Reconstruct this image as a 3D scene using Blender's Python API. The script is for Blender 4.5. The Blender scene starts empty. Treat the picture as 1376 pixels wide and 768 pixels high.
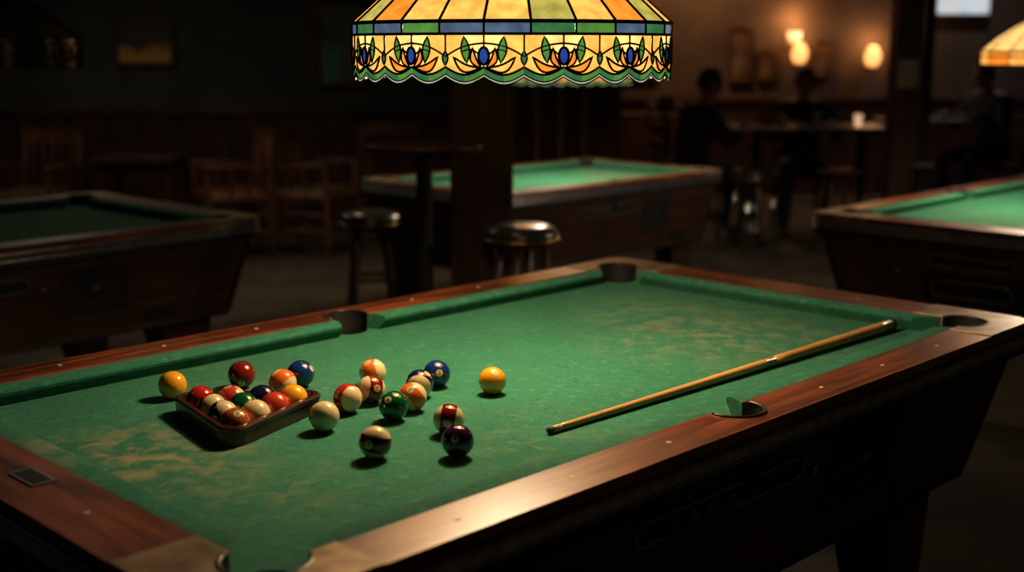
import bpy, bmesh, math, random
from mathutils import Vector, Matrix, Euler
random.seed(7)
sc=bpy.context.scene
D=bpy.data
pi=math.pi

# ------------------------------------------------------------------ materials
def newmat(name):
    m=D.materials.new(name); m.use_nodes=True
    nt=m.node_tree; b=nt.nodes['Principled BSDF']
    return m,nt,b
def rgba(c): return (c[0],c[1],c[2],1)
def mk(name,col,rough=.5,metal=0,var=.25,scale=20,coat=0,bump=0,emis=None,es=0,spec=.5,stretch=(1,1,1)):
    m,nt,b=newmat(name); N=nt.nodes; L=nt.links
    tc=N.new('ShaderNodeTexCoord'); mp=N.new('ShaderNodeMapping'); mp.inputs['Scale'].default_value=stretch
    L.new(tc.outputs['Object'],mp.inputs['Vector'])
    no=N.new('ShaderNodeTexNoise'); no.inputs['Scale'].default_value=scale; no.inputs['Detail'].default_value=4
    L.new(mp.outputs[0],no.inputs['Vector'])
    mr=N.new('ShaderNodeMapRange'); mr.inputs['From Min'].default_value=.3; mr.inputs['From Max'].default_value=.7
    L.new(no.outputs['Fac'],mr.inputs['Value'])
    mx=N.new('ShaderNodeMix'); mx.data_type='RGBA'
    mx.inputs['A'].default_value=rgba([c*(1-var) for c in col]); mx.inputs['B'].default_value=rgba([min(1,c*(1+var)) for c in col])
    L.new(mr.outputs[0],mx.inputs['Factor']); L.new(mx.outputs['Result'],b.inputs['Base Color'])
    b.inputs['Roughness'].default_value=rough; b.inputs['Metallic'].default_value=metal
    b.inputs['Coat Weight'].default_value=coat; b.inputs['Coat Roughness'].default_value=.08
    b.inputs['Specular IOR Level'].default_value=spec
    if bump:
        bp=N.new('ShaderNodeBump'); bp.inputs['Strength'].default_value=bump; bp.inputs['Distance'].default_value=.002
        L.new(no.outputs['Fac'],bp.inputs['Height']); L.new(bp.outputs[0],b.inputs['Normal'])
    if emis:
        e=N.new('ShaderNodeMix'); e.data_type='RGBA'
        e.inputs['A'].default_value=rgba([c*.7 for c in emis]); e.inputs['B'].default_value=rgba([min(1.2,c*1.2) for c in emis])
        L.new(mr.outputs[0],e.inputs['Factor']); L.new(e.outputs['Result'],b.inputs['Emission Color'])
        b.inputs['Emission Strength'].default_value=es
    return m
def wood(name,c1,c2,c3,axis=0,scale=6,rough=.35,coat=.3,rv=.2,cr_=.25,dark=.7):
    m,nt,b=newmat(name); N=nt.nodes; L=nt.links
    tc=N.new('ShaderNodeTexCoord'); mp=N.new('ShaderNodeMapping')
    s=[9,9,9]; s[axis]=.6
    mp.inputs['Scale'].default_value=s; L.new(tc.outputs['Object'],mp.inputs['Vector'])
    n1=N.new('ShaderNodeTexNoise'); n1.inputs['Scale'].default_value=scale; n1.inputs['Detail'].default_value=8; n1.inputs['Distortion'].default_value=.8
    L.new(mp.outputs[0],n1.inputs['Vector'])
    cr=N.new('ShaderNodeValToRGB'); e=cr.color_ramp.elements
    e[0].position=.3; e[0].color=rgba(c1); e[1].position=.72; e[1].color=rgba(c3)
    k=e.new(.5); k.color=rgba(c2)
    L.new(n1.outputs['Fac'],cr.inputs[0])
    n2=N.new('ShaderNodeTexNoise'); n2.inputs['Scale'].default_value=5; n2.inputs['Detail'].default_value=6
    L.new(tc.outputs['Object'],n2.inputs['Vector'])
    mx=N.new('ShaderNodeMix'); mx.data_type='RGBA'; mx.blend_type='MULTIPLY'; mx.inputs['Factor'].default_value=dark
    c2r=N.new('ShaderNodeValToRGB'); q=c2r.color_ramp.elements; q[0].position=.35; q[0].color=(.35,.3,.28,1); q[1].position=.6; q[1].color=(1,1,1,1)
    L.new(n2.outputs['Fac'],c2r.inputs[0]); L.new(cr.outputs[0],mx.inputs['A']); L.new(c2r.outputs[0],mx.inputs['B'])
    L.new(mx.outputs['Result'],b.inputs['Base Color'])
    mr=N.new('ShaderNodeMapRange'); mr.inputs['From Min'].default_value=.3; mr.inputs['From Max'].default_value=.7
    mr.inputs['To Min'].default_value=rough+rv; mr.inputs['To Max'].default_value=rough
    L.new(n2.outputs['Fac'],mr.inputs['Value']); L.new(mr.outputs[0],b.inputs['Roughness'])
    b.inputs['Coat Weight'].default_value=coat; b.inputs['Coat Roughness'].default_value=cr_
    bp=N.new('ShaderNodeBump'); bp.inputs['Strength'].default_value=.15; bp.inputs['Distance'].default_value=.001
    L.new(n1.outputs['Fac'],bp.inputs['Height']); L.new(bp.outputs[0],b.inputs['Normal'])
    return m
def cloth():
    m,nt,b=newmat('worn_green_cloth'); N=nt.nodes; L=nt.links
    tc=N.new('ShaderNodeTexCoord')
    def noise(s,d=5,di=0):
        n=N.new('ShaderNodeTexNoise'); n.inputs['Scale'].default_value=s; n.inputs['Detail'].default_value=d; n.inputs['Distortion'].default_value=di
        L.new(tc.outputs['Object'],n.inputs['Vector']); return n.outputs['Fac']
    def ramp(f,a,bb):
        r=N.new('ShaderNodeMapRange'); r.inputs['From Min'].default_value=a; r.inputs['From Max'].default_value=bb
        L.new(f,r.inputs['Value']); return r.outputs[0]
    def mix(f,A,B,mode='MIX'):
        x=N.new('ShaderNodeMix'); x.data_type='RGBA'; x.blend_type=mode
        if isinstance(f,float): x.inputs['Factor'].default_value=f
        else: L.new(f,x.inputs['Factor'])
        for k,v in (('A',A),('B',B)):
            if isinstance(v,tuple): x.inputs[k].default_value=rgba(v)
            else: L.new(v,x.inputs[k])
        return x.outputs['Result']
    def mul(a,bv):
        x=N.new('ShaderNodeMath'); x.operation='MULTIPLY'
        for i,v in enumerate((a,bv)):
            if isinstance(v,(int,float)): x.inputs[i].default_value=v
            else: L.new(v,x.inputs[i])
        return x.outputs[0]
    def blob(px,py,rad):
        d=N.new('ShaderNodeVectorMath'); d.operation='DISTANCE'; d.inputs[1].default_value=(px,py,.78)
        L.new(tc.outputs['Object'],d.inputs[0])
        r=N.new('ShaderNodeMapRange'); r.inputs['From Min'].default_value=rad; r.inputs['From Max'].default_value=0
        L.new(d.outputs['Value'],r.inputs['Value']); return r.outputs[0]
    c=mix(ramp(noise(3.0,6,.6),.35,.65),(.021,.138,.086),(.028,.172,.106))
    c=mix(mul(ramp(noise(42,5,.4),.54,.68),.5),c,(.075,.25,.165))
    c=mix(mul(ramp(noise(85,3,.5),.57,.66),.6),c,(.012,.08,.05))
    c=mix(mul(ramp(noise(16,7,1.2),.60,.74),.3),c,(.012,.085,.052))
    for (x,y,r,s) in ((-.88,.05,.26,1.4),(-.80,-.25,.18,.5),(.62,-.12,.42,.6),(.75,.2,.3,.4),(-.3,-.4,.3,.2),(-.45,.3,.25,.2)):
        f=mul(mul(blob(x,y,r),ramp(noise(19,8,.5),.44,.62)),s)
        c=mix(f,c,(.23,.23,.13))
    L.new(c,b.inputs['Base Color'])
    b.inputs['Roughness'].default_value=.93; b.inputs['Specular IOR Level'].default_value=.2
    b.inputs['Sheen Weight'].default_value=.10; b.inputs['Sheen Tint'].default_value=(.5,1,.7,1)
    bp=N.new('ShaderNodeBump'); bp.inputs['Strength'].default_value=.35; bp.inputs['Distance'].default_value=.001
    L.new(noise(300,2),bp.inputs['Height']); L.new(bp.outputs[0],b.inputs['Normal'])
    return m
M={}
M['cloth']=cloth()
M['woodx']=wood('rail_wood_long',(.045,.012,.005),(.17,.047,.016),(.34,.108,.038),0,5,.30,.9,.14,.31,.6)
M['woody']=wood('rail_wood_short',(.050,.013,.006),(.17,.043,.014),(.31,.092,.034),1,5,.36,.55,.15,.36,.6)
M['cab']=wood('cabinet_veneer',(.022,.010,.006),(.055,.023,.011),(.09,.038,.018),0,4,.4,.2,.15)
M['cast']=mk('aged_bronze_casting',(.34,.25,.16),.40,.45,.45,16,bump=.25)
M['steel']=mk('steel_trim',(.36,.36,.37),.3,.9,.3,30)
M['black']=mk('black_rubber',(.010,.010,.010),.6,0,.3,30)
M['blackgloss']=mk('black_gloss_panel',(.014,.013,.012),.25,0,.3,30)
M['dot']=mk('pearl_inlay',(.6,.5,.36),.3,0,.1,30)
M['brass']=mk('brass',(.45,.30,.12),.3,.9,.2,30)
M['chrome']=mk('chrome',(.7,.7,.7),.12,1,.1,10)
M['dwood']=wood('dark_stained_wood',(.03,.013,.007),(.08,.034,.017),(.14,.062,.03),2,4,.35,.2,.15)
M['lwood']=wood('chair_wood',(.07,.026,.011),(.15,.058,.023),(.25,.105,.046),2,4,.35,.25,.15)
M['vinyl']=mk('black_vinyl',(.035,.03,.025),.3,0,.2,25,coat=.2)
M['redvinyl']=mk('oxblood_vinyl',(.16,.036,.022),.4,0,.2,15)
M['tanvinyl']=mk('tan_upholstery',(.12,.066,.038),.6,0,.3,15)
M['skin']=mk('skin',(.42,.24,.16),.55,0,.08,20)
M['hair']=mk('dark_hair',(.02,.013,.009),.6,0,.3,90)
M['shirt1']=mk('dark_grey_shirt',(.016,.016,.018),.9,0,.2,30)
M['shirt2']=mk('dark_brown_jacket',(.022,.017,.015),.85,0,.2,30)
M['shirt3']=mk('denim_blue_shirt',(.06,.08,.13),.85,0,.2,30)
M['jeans']=mk('dark_jeans',(.018,.02,.03),.9,0,.2,30)
M['shoe']=mk('shoe_leather',(.012,.01,.009),.5)
M['paper']=mk('paper',(.35,.33,.28),.8,0,.1,10)
M['wallg']=mk('wall_paint_dark',(.075,.080,.070),.85,0,.25,2.5,bump=.1)
M['wallb']=mk('wall_paint_brown',(.16,.098,.06),.85,0,.25,2.5,bump=.1)

# ------------------------------------------------------------------ mesh builder
class MB:
    def __init__(s): s.v=[];s.f=[];s.m=[];s.sm=[];s.mats=[];s.M=Matrix.Identity(4)
    def mi(s,mat):
        if isinstance(mat,str): mat=M[mat]
        if mat not in s.mats: s.mats.append(mat)
        return s.mats.index(mat)
    def add(s,vs,fs,mat,smooth=False):
        o=len(s.v); i=s.mi(mat)
        s.v+= [tuple(s.M@Vector(p)) for p in vs]
        for f in fs: s.f.append(tuple(o+k for k in f)); s.m.append(i); s.sm.append(smooth)
    def prism(s,poly,z0,z1,mat,poly2=None):
        n=len(poly); p2=poly2 or poly
        vs=[(x,y,z0) for x,y in poly]+[(x,y,z1) for x,y in p2]
        fs=[tuple(reversed(range(n))),tuple(range(n,2*n))]+[(i,(i+1)%n,n+(i+1)%n,n+i) for i in range(n)]
        s.add(vs,fs,mat)
    def ring(s,outer,inner,z0,z1,mat):
        n=len(outer)
        vs=[(x,y,z0) for x,y in outer]+[(x,y,z1) for x,y in outer]+[(x,y,z0) for x,y in inner]+[(x,y,z1) for x,y in inner]
        fs=[]
        for i in range(n):
            j=(i+1)%n
            fs+= [(i,j,n+j,n+i),(n+i,n+j,3*n+j,3*n+i),(3*n+i,3*n+j,2*n+j,2*n+i),(2*n+i,2*n+j,j,i)]
        s.add(vs,fs,mat)
    def box(s,c,d,mat,taper=1):
        x,y=d[0]/2,d[1]/2
        P=[(c[0]-x,c[1]-y),(c[0]+x,c[1]-y),(c[0]+x,c[1]+y),(c[0]-x,c[1]+y)]
        if taper!=1:
            x*=taper;y*=taper
            Q=[(c[0]-x,c[1]-y),(c[0]+x,c[1]-y),(c[0]+x,c[1]+y),(c[0]-x,c[1]+y)]
            s.prism(Q,c[2]-d[2]/2,c[2]+d[2]/2,mat,P)
        else: s.prism(P,c[2]-d[2]/2,c[2]+d[2]/2,mat)
    def lathe(s,prof,mat,n=32,c=(0,0,0),smooth=True,sx=1,sy=1):
        vs=[];fs=[]
        for r,z in prof:
            for i in range(n):
                a=2*pi*i/n; vs.append((c[0]+r*sx*math.cos(a),c[1]+r*sy*math.sin(a),c[2]+z))
        for k in range(len(prof)-1):
            for i in range(n):
                j=(i+1)%n; fs.append((k*n+i,k*n+j,(k+1)*n+j,(k+1)*n+i))
        s.add(vs,fs,mat,smooth)
    def tube(s,pts,r,mat,n=8,closed=False,flat=1):
        pts=[Vector(p) for p in pts]; m=len(pts); vs=[];fs=[]
        rs=r if isinstance(r,(list,tuple)) else [r]*m
        prev=None
        for k,p in enumerate(pts):
            a=pts[k-1] if (k>0 or closed) else p
            b=pts[(k+1)%m] if (k<m-1 or closed) else p
            t=(b-a).normalized()
            if prev is None:
                up=Vector((0,0,1)) if abs(t.z)<.9 else Vector((1,0,0))
                x=t.cross(up).normalized()
            else:
                x=(prev-t*prev.dot(t))
                x=x.normalized() if x.length>1e-6 else t.orthogonal().normalized()
            prev=x; y=t.cross(x)
            for i in range(n):
                an=2*pi*i/n; vs.append(p+(x*math.cos(an)+y*math.sin(an)*flat)*rs[k])
        for k in range(m if closed else m-1):
            q=(k+1)%m
            for i in range(n):
                j=(i+1)%n; fs.append((k*n+i,k*n+j,q*n+j,q*n+i))
        if not closed: fs+= [tuple(reversed(range(n))),tuple((m-1)*n+i for i in range(n))]
        s.add(vs,fs,mat,True)
    def sphere(s,c,r,mat,nu=20,nv=12):
        if not isinstance(r,(tuple,list)): r=(r,r,r)
        prof=[(max(1e-5,math.sin(pi*k/nv)),-math.cos(pi*k/nv)) for k in range(nv+1)]
        vs=[];fs=[]
        for a,z in prof:
            for i in range(nu):
                t=2*pi*i/nu; vs.append((c[0]+r[0]*a*math.cos(t),c[1]+r[1]*a*math.sin(t),c[2]+r[2]*z))
        for k in range(nv):
            for i in range(nu):
                j=(i+1)%nu; fs.append((k*nu+i,k*nu+j,(k+1)*nu+j,(k+1)*nu+i))
        s.add(vs,fs,mat,True)
    def mesh(s,name):
        me=D.meshes.new(name); me.from_pydata(s.v,[],s.f)
        for m in s.mats: me.materials.append(m)
        for p,i,q in zip(me.polygons,s.m,s.sm): p.material_index=i; p.use_smooth=q
        me.update(); return me
    def obj(s,name,loc=(0,0,0),rz=0,parent=None,bevel=0,seg=2):
        ob=D.objects.new(name,s.mesh(name)); sc.collection.objects.link(ob)
        ob.location=loc; ob.rotation_euler=(0,0,rz)
        if parent: ob.parent=parent
        if bevel:
            b=ob.modifiers.new('bevel','BEVEL'); b.width=bevel; b.segments=seg; b.limit_method='ANGLE'; b.angle_limit=math.radians(50)
        return ob
def empty(name,loc=(0,0,0),rz=0):
    e=D.objects.new(name,None); sc.collection.objects.link(e); e.location=loc; e.rotation_euler=(0,0,rz); e.empty_display_size=.1; return e
def rrect(hx,hy,r,n=8):
    P=[]
    for cx,cy,a0 in ((hx-r,hy-r,0),(-hx+r,hy-r,90),(-hx+r,-hy+r,180),(hx-r,-hy+r,270)):
        for i in range(n+1):
            a=math.radians(a0+90*i/n); P.append((cx+r*math.cos(a),cy+r*math.sin(a)))
    return P

# ------------------------------------------------------------------ room
def plane_box(name,c,d,mat):
    b=MB(); b.box(c,d,mat); return b.obj(name)
def carpet():
    m,nt,b=newmat('worn_carpet'); N=nt.nodes; L=nt.links
    tc=N.new('ShaderNodeTexCoord'); n=N.new('ShaderNodeTexNoise'); n.inputs['Scale'].default_value=3; n.inputs['Detail'].default_value=8
    n2=N.new('ShaderNodeTexVoronoi'); n2.inputs['Scale'].default_value=9
    L.new(tc.outputs['Object'],n.inputs['Vector']); L.new(tc.outputs['Object'],n2.inputs['Vector'])
    c=N.new('ShaderNodeValToRGB'); e=c.color_ramp.elements; e[0].position=.3; e[0].color=(.05,.036,.022,1); e[1].position=.7; e[1].color=(.11,.082,.05,1)
    L.new(n.outputs['Fac'],c.inputs[0])
    mx=N.new('ShaderNodeMix'); mx.data_type='RGBA'; mx.blend_type='MULTIPLY'; mx.inputs['Factor'].default_value=.35
    L.new(c.outputs[0],mx.inputs['A']); L.new(n2.outputs['Distance'],mx.inputs['B']); L.new(mx.outputs['Result'],b.inputs['Base Color'])
    b.inputs['Roughness'].default_value=.95
    return m
M['carpet']=carpet()
plane_box('floor',(.5,5,-.05),(12,17,.1),'carpet')
M['ceil']=mk('ceiling_paint',(.05,.047,.042),.9)
plane_box('ceiling',(.5,5,2.95),(12,17,.1),'ceil')
plane_box('wall_left',(-5.05,5,1.45),(.1,15.6,2.9),'wallg')
plane_box('wall_right',(6.05,5,1.45),(.1,15.6,2.9),'wallg')
plane_box('wall_front',(.5,-2.95,1.45),(11,.1,2.9),'wallg')
plane_box('wall_back',(-2.1,10.25,1.45),(5.8,.1,2.9),'wallg')
plane_box('wall_return',(.85,11.5,1.45),(.1,2.5,2.9),'wallb')
plane_box('wall_far',(3.45,12.75,1.45),(5.2,.1,2.9),'wallb')
def wains():
    b=MB(); 
    x=-5.0
    while x<.75:
        b.box((x+.14,10.185,.47),(.272,.03,.94),'wain'); x+=.28
    b.box((-2.1,10.175,.955),(5.8,.06,.05),'wain'); b.box((-2.1,10.18,.06),(5.8,.05,.12),'wain')
    return b.obj('trim_wainscot',bevel=.004)
M['wain']=wood('wainscot_wood',(.04,.014,.008),(.09,.032,.018),(.14,.052,.03),2,3,.45,.1,.2)
wains()
b=MB(); b.box((3.45,12.68,.955),(5.1,.05,.05),'wain'); b.box((3.45,12.69,.47),(5.1,.02,.94),'wain'); b.obj('trim_far_wainscot',bevel=.004)
b=MB(); b.box((-.13,5.42,1.45),(.27,.22,2.9),'dwood')
for z,h,g in ((.08,.16,.05),(.18,.04,.025),(2.8,.2,.05)): b.box((-.13,5.42,z),(.27+g,.22+g,h),'dwood')
b.obj('wood_pillar',bevel=.006)
b=MB(); b.box((2.68,8.6,1.45),(.17,.17,2.9),'dwood'); b.box((2.68,8.6,.1),(.21,.21,.2),'dwood'); b.box((2.68,8.505,1.30),(.14,.004,.19),'paper'); b.obj('wood_post',bevel=.004)
b=MB(); b.box((3.25,9.9,1.45),(.10,.10,2.9),'steel'); b.box((3.25,9.9,.1),(.16,.16,.2),'steel'); b.obj('steel_post',bevel=.004)

# ------------------------------------------------------------------ pool table
OX,OY=1.16,.668   # outer half extents
WX,WY=1.03,.565   # inner edge of wood
CX,CY,CR=1.012,.547,.060
SY,SR=.583,.055
BZ,RZ=.782,.820
def build_table_meshes():
    f=MB()
    def arc(cx,cy,r,a0,a1,n=14): return [(cx+r*math.cos(math.radians(a0+(a1-a0)*i/n)),cy+r*math.sin(math.radians(a0+(a1-a0)*i/n))) for i in range(n+1)]
    dy=math.degrees(math.asin((WY-CY)/CR)); dx=math.degrees(math.asin((WX-CX)/CR))
    for sx in (1,-1):
        for sy in (1,-1):
            outer=[(OX,.41)]+arc(OX-.055,OY-.055,.055,0,90,8)+[(.91,OY)]
            inner=[(.91,WY)]+arc(CX,CY,CR,180-dy,-90+dx,18)+[(WX,.41)]
            P=[(sx*x,sy*y) for x,y in outer+inner]
            if sx*sy<0: P=P[::-1]
            f.prism(P,.762,RZ+.0025,'cast')
    for sy in (1,-1):
        a=math.degrees(math.asin((WY-SY)/SR))
        arcp=arc(0,SY,SR,180-a,a,16)
        P=[(.909,WY),(.909,OY),(-.909,OY),(-.909,WY)]+arcp
        P=[(x,sy*y) for x,y in P]
        if sy<0: P=P[::-1]
        f.prism(P,.762,RZ,'woodx')
        for i in range(-3,4):
            if i==0: continue
            f.prism([(i*.245+.005*math.cos(k*pi/6),sy*.618+.005*math.sin(k*pi/6)) for k in range(12)],RZ-.001,RZ+.0008,'dot')
    for sx in (1,-1):
        P=[(WX,-.409),(OX,-.409),(OX,.409),(WX,.409)]
        P=[(sx*x,y) for x,y in P]
        if sx<0: P=P[::-1]
        f.prism(P,.762,RZ,'woody')
        for y in (-.22,.22):
            f.prism([(sx*1.095+.005*math.cos(k*pi/6),y+.005*math.sin(k*pi/6)) for k in range(12)],RZ-.001,RZ+.0008,'dot')
    f.box((-1.085,-.02,RZ+.001),(.040,.085,.003),'steel'); f.box((-1.085,-.02,RZ+.0028),(.030,.072,.001),'black')
    f.ring(rrect(OX+.004,OY+.004,.058),rrect(OX-.01,OY-.01,.05),.768,.790,'steel')
    f.ring(rrect(OX+.001,OY+.001,.056),rrect(OX-.01,OY-.01,.05),.745,.766,'black')
    for zz,rr in ((.793,.0045),(.767,.004)): f.tube([(x,y,zz) for x,y in rrect(OX+.003,OY+.003,.058,8)],rr,'steel',8,closed=True)
    fm=f.mesh('rails')
    c=MB(); P=[]
    dxx=math.sqrt(CR**2-(WX-CX)**2); 
    a0=math.degrees(math.atan2(-dxx,WX-CX)); a1=math.degrees(math.atan2(WY-CY,-math.sqrt(CR**2-(WY-CY)**2)))
    inn=arc(CX,CY,CR-.004,a0,a1-360,14)
    sa=math.degrees(math.asin((SY-WY)/SR))
    side=arc(0,SY,SR-.004,-sa,-180+sa,12)
    P+=inn+side+[(-x,y) for x,y in inn[::-1]]
    P+=[(-x,-y) for x,y in inn]+[(-x,-y) for x,y in side]+[(x,-y) for x,y in inn[::-1]]
    c.prism(P,BZ-.03,BZ,'cloth')
    c.lathe([(.0001,.0006),(.010,.0006),(.014,.0001)],'spot',20,(.557,.043,BZ))
    cm=c.mesh('cloth_bed')
    k=MB()
    prof=[(0,.8175),(.012,.819),(.030,.8195),(.042,.8185),(.048,.8155),(.050,.811),(.047,.804),(.036,.790),(.030,BZ),(0,BZ)]
    def cushion(A0,A1,B0,B1,fn):
        n=len(prof); vs=[]; K=16
        for i in range(K+1):
            for (w,z) in prof:
                t=w/.05; a=A0+(B0-A0)*t; bb=A1+(B1-A1)*t
                vs.append(fn(a+(bb-a)*i/K,w,z))
        fs=[]
        for i in range(K):
            for j in range(n):
                jj=(j+1)%n; fs.append((i*n+j,i*n+jj,(i+1)*n+jj,(i+1)*n+j))
        fs+=[tuple(range(n))[::-1],tuple(K*n+j for j in range(n))]
        k.add(vs,fs,'cloth',False)
    for sx in (1,-1):
        for sy in (1,-1):
            cushion(.050,.955,.068,.905,lambda s,w,z,sx=sx,sy=sy:(sx*s,sy*(WY-w),z))
        cushion(-.485,.485,-.430,.430,lambda s,w,z,sx=sx:(sx*(WX-w),s,z))
    km=k.mesh('cushions')
    p=MB()
    def pocket(cx,cy,r,a0,a1):
        p.lathe([(r+.003,RZ-.006),(r+.001,BZ-.02),(r,.70),(r*.7,.675),(.0001,.67)],'black',28,(cx,cy,0))
        # dark liner standing in front of the cut wood face
        A=[math.radians(a0+(a1-a0)*i/20) for i in range(21)]
        vs=[(cx+(r-.002)*math.cos(t),cy+(r-.002)*math.sin(t),z) for z in (BZ-.02,RZ-.0005) for t in A]
        p.add(vs,[(i,i+1,22+i,21+i) for i in range(20)],'black',True)
        p.tube([(cx+(r+.001)*math.cos(t),cy+(r+.001)*math.sin(t),RZ+.0005) for t in A],.0046,'rim',8,flat=.8)
    for sx in (1,-1):
        for sy in (1,-1):
            base=math.degrees(math.atan2(sy,sx)); pocket(sx*CX,sy*CY,CR,base-108,base+108)
    for sy in (1,-1): pocket(0,sy*SY,SR,90*sy-100,90*sy+100)
    pm=p.mesh('pockets')
    bm=bmesh.new(); bm.from_mesh(pm)
    for v in bm.verts:
        inside=abs(v.co.x)<WX-.002 and abs(v.co.y)<WY-.002
        if inside and v.co.z>BZ-.001 and v.co.z<RZ-.004: v.co.z=BZ-.002
    bm.to_mesh(pm); bm.free()
    g=MB()
    T=rrect(1.125,.632,.03); Bm=rrect(1.055,.560,.03)
    g.prism(Bm,.44,.755,'cab',T)
    g.prism(rrect(1.06,.565,.03),.425,.445,'black')
    for sx in (1,-1):
        for sy in (1,-1):
            g.M=Matrix.Translation((sx*.88,sy*.42,0))
            w=.115; w2=.062
            top=[(-w,-w*.75),(w,-w*.75),(w,w*.75),(-w,w*.75)]
            bot=[(-w2+sx*.05,-w2),(w2+sx*.05,-w2),(w2+sx*.05,w2),(-w2+sx*.05,w2)]
            g.prism(bot,.03,.43,'cab',top)
            g.lathe([(.0001,0),(.045,0),(.045,.02),(.02,.03)],'steel',16,(sx*.05,0,0))
            g.M=Matrix.Identity(4)
            g.tube([(sx*1.045,sy*.550,.445),(sx*1.113,sy*.620,.752)],.017,'blackgloss',10)
    def panel(Mx,items):
        for it in items:
            g.M=Mx
            kind=it[0]
            if kind=='slot':
                x0,x1,y,h=it[1:5]; hw=(x1-x0)/2; cx=(x0+x1)/2
                o=[(cx+a,y+b_) for a,b_ in rrect(hw,h/2,h/2-.001,8)]; i_=[(cx+a,y+b_) for a,b_ in rrect(hw-.006,h/2-.006,h/2-.0075,8)]
                g.ring(o,i_,-.004,.007,'steel' if len(it)<6 else it[5]); g.prism(i_,-.004,.0015,'black')
            if kind=='door':
                _,x0,x1,y0,y1=it; cx=(x0+x1)/2; cy=(y0+y1)/2
                o=[(cx+a,cy+b_) for a,b_ in rrect((x1-x0)/2,(y1-y0)/2,.012,4)]; i_=[(cx+a,cy+b_) for a,b_ in rrect((x1-x0)/2-.006,(y1-y0)/2-.006,.008,4)]
                g.ring(o,i_,-.004,.008,'steel2'); g.prism(i_,-.004,.002,'black')
                g.box((cx,cy+.015,.006),(.03,.022,.012),'steel'); g.box((cx,cy-.045,.004),(.06,.006,.008),'steel2')
            if kind=='bolt':
                g.lathe([(.010,0),(.010,.004),(.0001,.006)],'steel',12,(it[1],it[2],0))
            if kind=='ball':
                g.sphere((it[1],it[2],.004),(.02,.02,.008),it[3],12,8)
            if kind=='plate':
                _,x0,x1,y0,y1=it; g.box(((x0+x1)/2,(y0+y1)/2,.003),(x1-x0,y1-y0,.006),'blackgloss')
        g.M=Matrix.Identity(4)
    ta=math.atan2(.072,.315); tb=math.atan2(.070,.315)
    for sgn in (-1,1):
        up=Vector((0,sgn*math.sin(ta),math.cos(ta))); xr=Vector((-sgn,0,0)); nz=xr.cross(up)
        Mx=Matrix(((xr.x,up.x,nz.x,0),(xr.y,up.y,nz.y,sgn*.596),(xr.z,up.z,nz.z,.5975),(0,0,0,1)))
        items=[('slot',-.33,.20,.075,.055),('door',.32,.585,-.085,.12),('bolt',-.42,.02),('bolt',.255,.045),('plate',.66,.80,-.14,-.09)]
        for j in range(4): items.append(('ball',-.22+j*.055,.066,['bp1','bp2','bp1','bp2'][j]))
        panel(Mx,items)
        up=Vector((sgn*math.sin(tb),0,math.cos(tb))); xr=Vector((0,sgn,0)); nz=xr.cross(up)
        Mx=Matrix(((xr.x,up.x,nz.x,sgn*1.09),(xr.y,up.y,nz.y,0),(xr.z,up.z,nz.z,.5975),(0,0,0,1)))
        panel(Mx,[('slot',-.17,.17,.085,.05),('plate',-.20,.20,-.085,.035),('slot',-.16,.16,-.025,.07,'steel'),('bolt',-.3,.02),('bolt',.3,.02)])
    gm=g.mesh('cabinet')
    return dict(rails=(fm,.0025),cloth_bed=(cm,0),cushions=(km,0),pockets=(pm,0),cabinet=(gm,.002))
M['steel2']=mk('dull_steel',(.12,.11,.10),.35,.8,.2,30)
M['spot']=mk('foot_spot',(.16,.07,.03),.8)
M['rim']=mk('pocket_rim',(.05,.035,.026),.35,.3)
M['bp1']=mk('tray_ball_red',(.12,.03,.02),.2); M['bp2']=mk('tray_ball_brown',(.10,.06,.03),.2)
TM=build_table_meshes()
def pool_table(loc,rz,scale=(1,1,1)):
    e=empty('pool_table',loc,rz); e.scale=scale
    for n,(me,bv) in TM.items():
        o=D.objects.new(n,me); sc.collection.objects.link(o); o.parent=e
        if bv:
            b=o.modifiers.new('bevel','BEVEL'); b.width=bv; b.segments=2; b.limit_method='ANGLE'; b.angle_limit=math.radians(50)
    return e
A=math.radians(45.3)
pool_table((0,2.63,0),A)
pool_table((.19,6.56,0),math.radians(44.5),(.75,.76,1))
pool_table((2.50,5.37,0),A)
pool_table((-2.24,4.47,0),math.radians(47.5),(1,.95,1))

# ------------------------------------------------------------------ balls
R=.0285
def ballmat(name,c): 
    return mk(name,c,.12,0,.06,30,coat=.7)
COL=dict(yellow=(.75,.42,.04),blue=(.006,.035,.15),red=(.45,.022,.012),purple=(.040,.010,.055),orange=(.68,.15,.022),green=(.004,.085,.032),
 maroon=(.17,.014,.010),cream=(.66,.57,.33),brown=(.38,.11,.028),pinkred=(.50,.055,.03),navy=(.008,.014,.05),amber=(.78,.37,.018))
BM={k:ballmat('ball_'+k,v) for k,v in COL.items()}
BM['ink']=mk('ball_number_ink',(.01,.01,.01),.3)
def digits(txt,size):
    cu=D.curves.new('t','FONT'); cu.body=txt; cu.size=size; cu.align_x='CENTER'; cu.align_y='CENTER'; cu.resolution_u=3
    ob=D.objects.new('t',cu); sc.collection.objects.link(ob)
    dg=bpy.context.evaluated_depsgraph_get(); me=D.meshes.new_from_object(ob.evaluated_get(dg))
    vs=[tuple(v.co) for v in me.vertices]; fs=[tuple(p.vertices) for p in me.polygons]
    D.objects.remove(ob); D.curves.remove(cu); D.meshes.remove(me); return vs,fs
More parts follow.
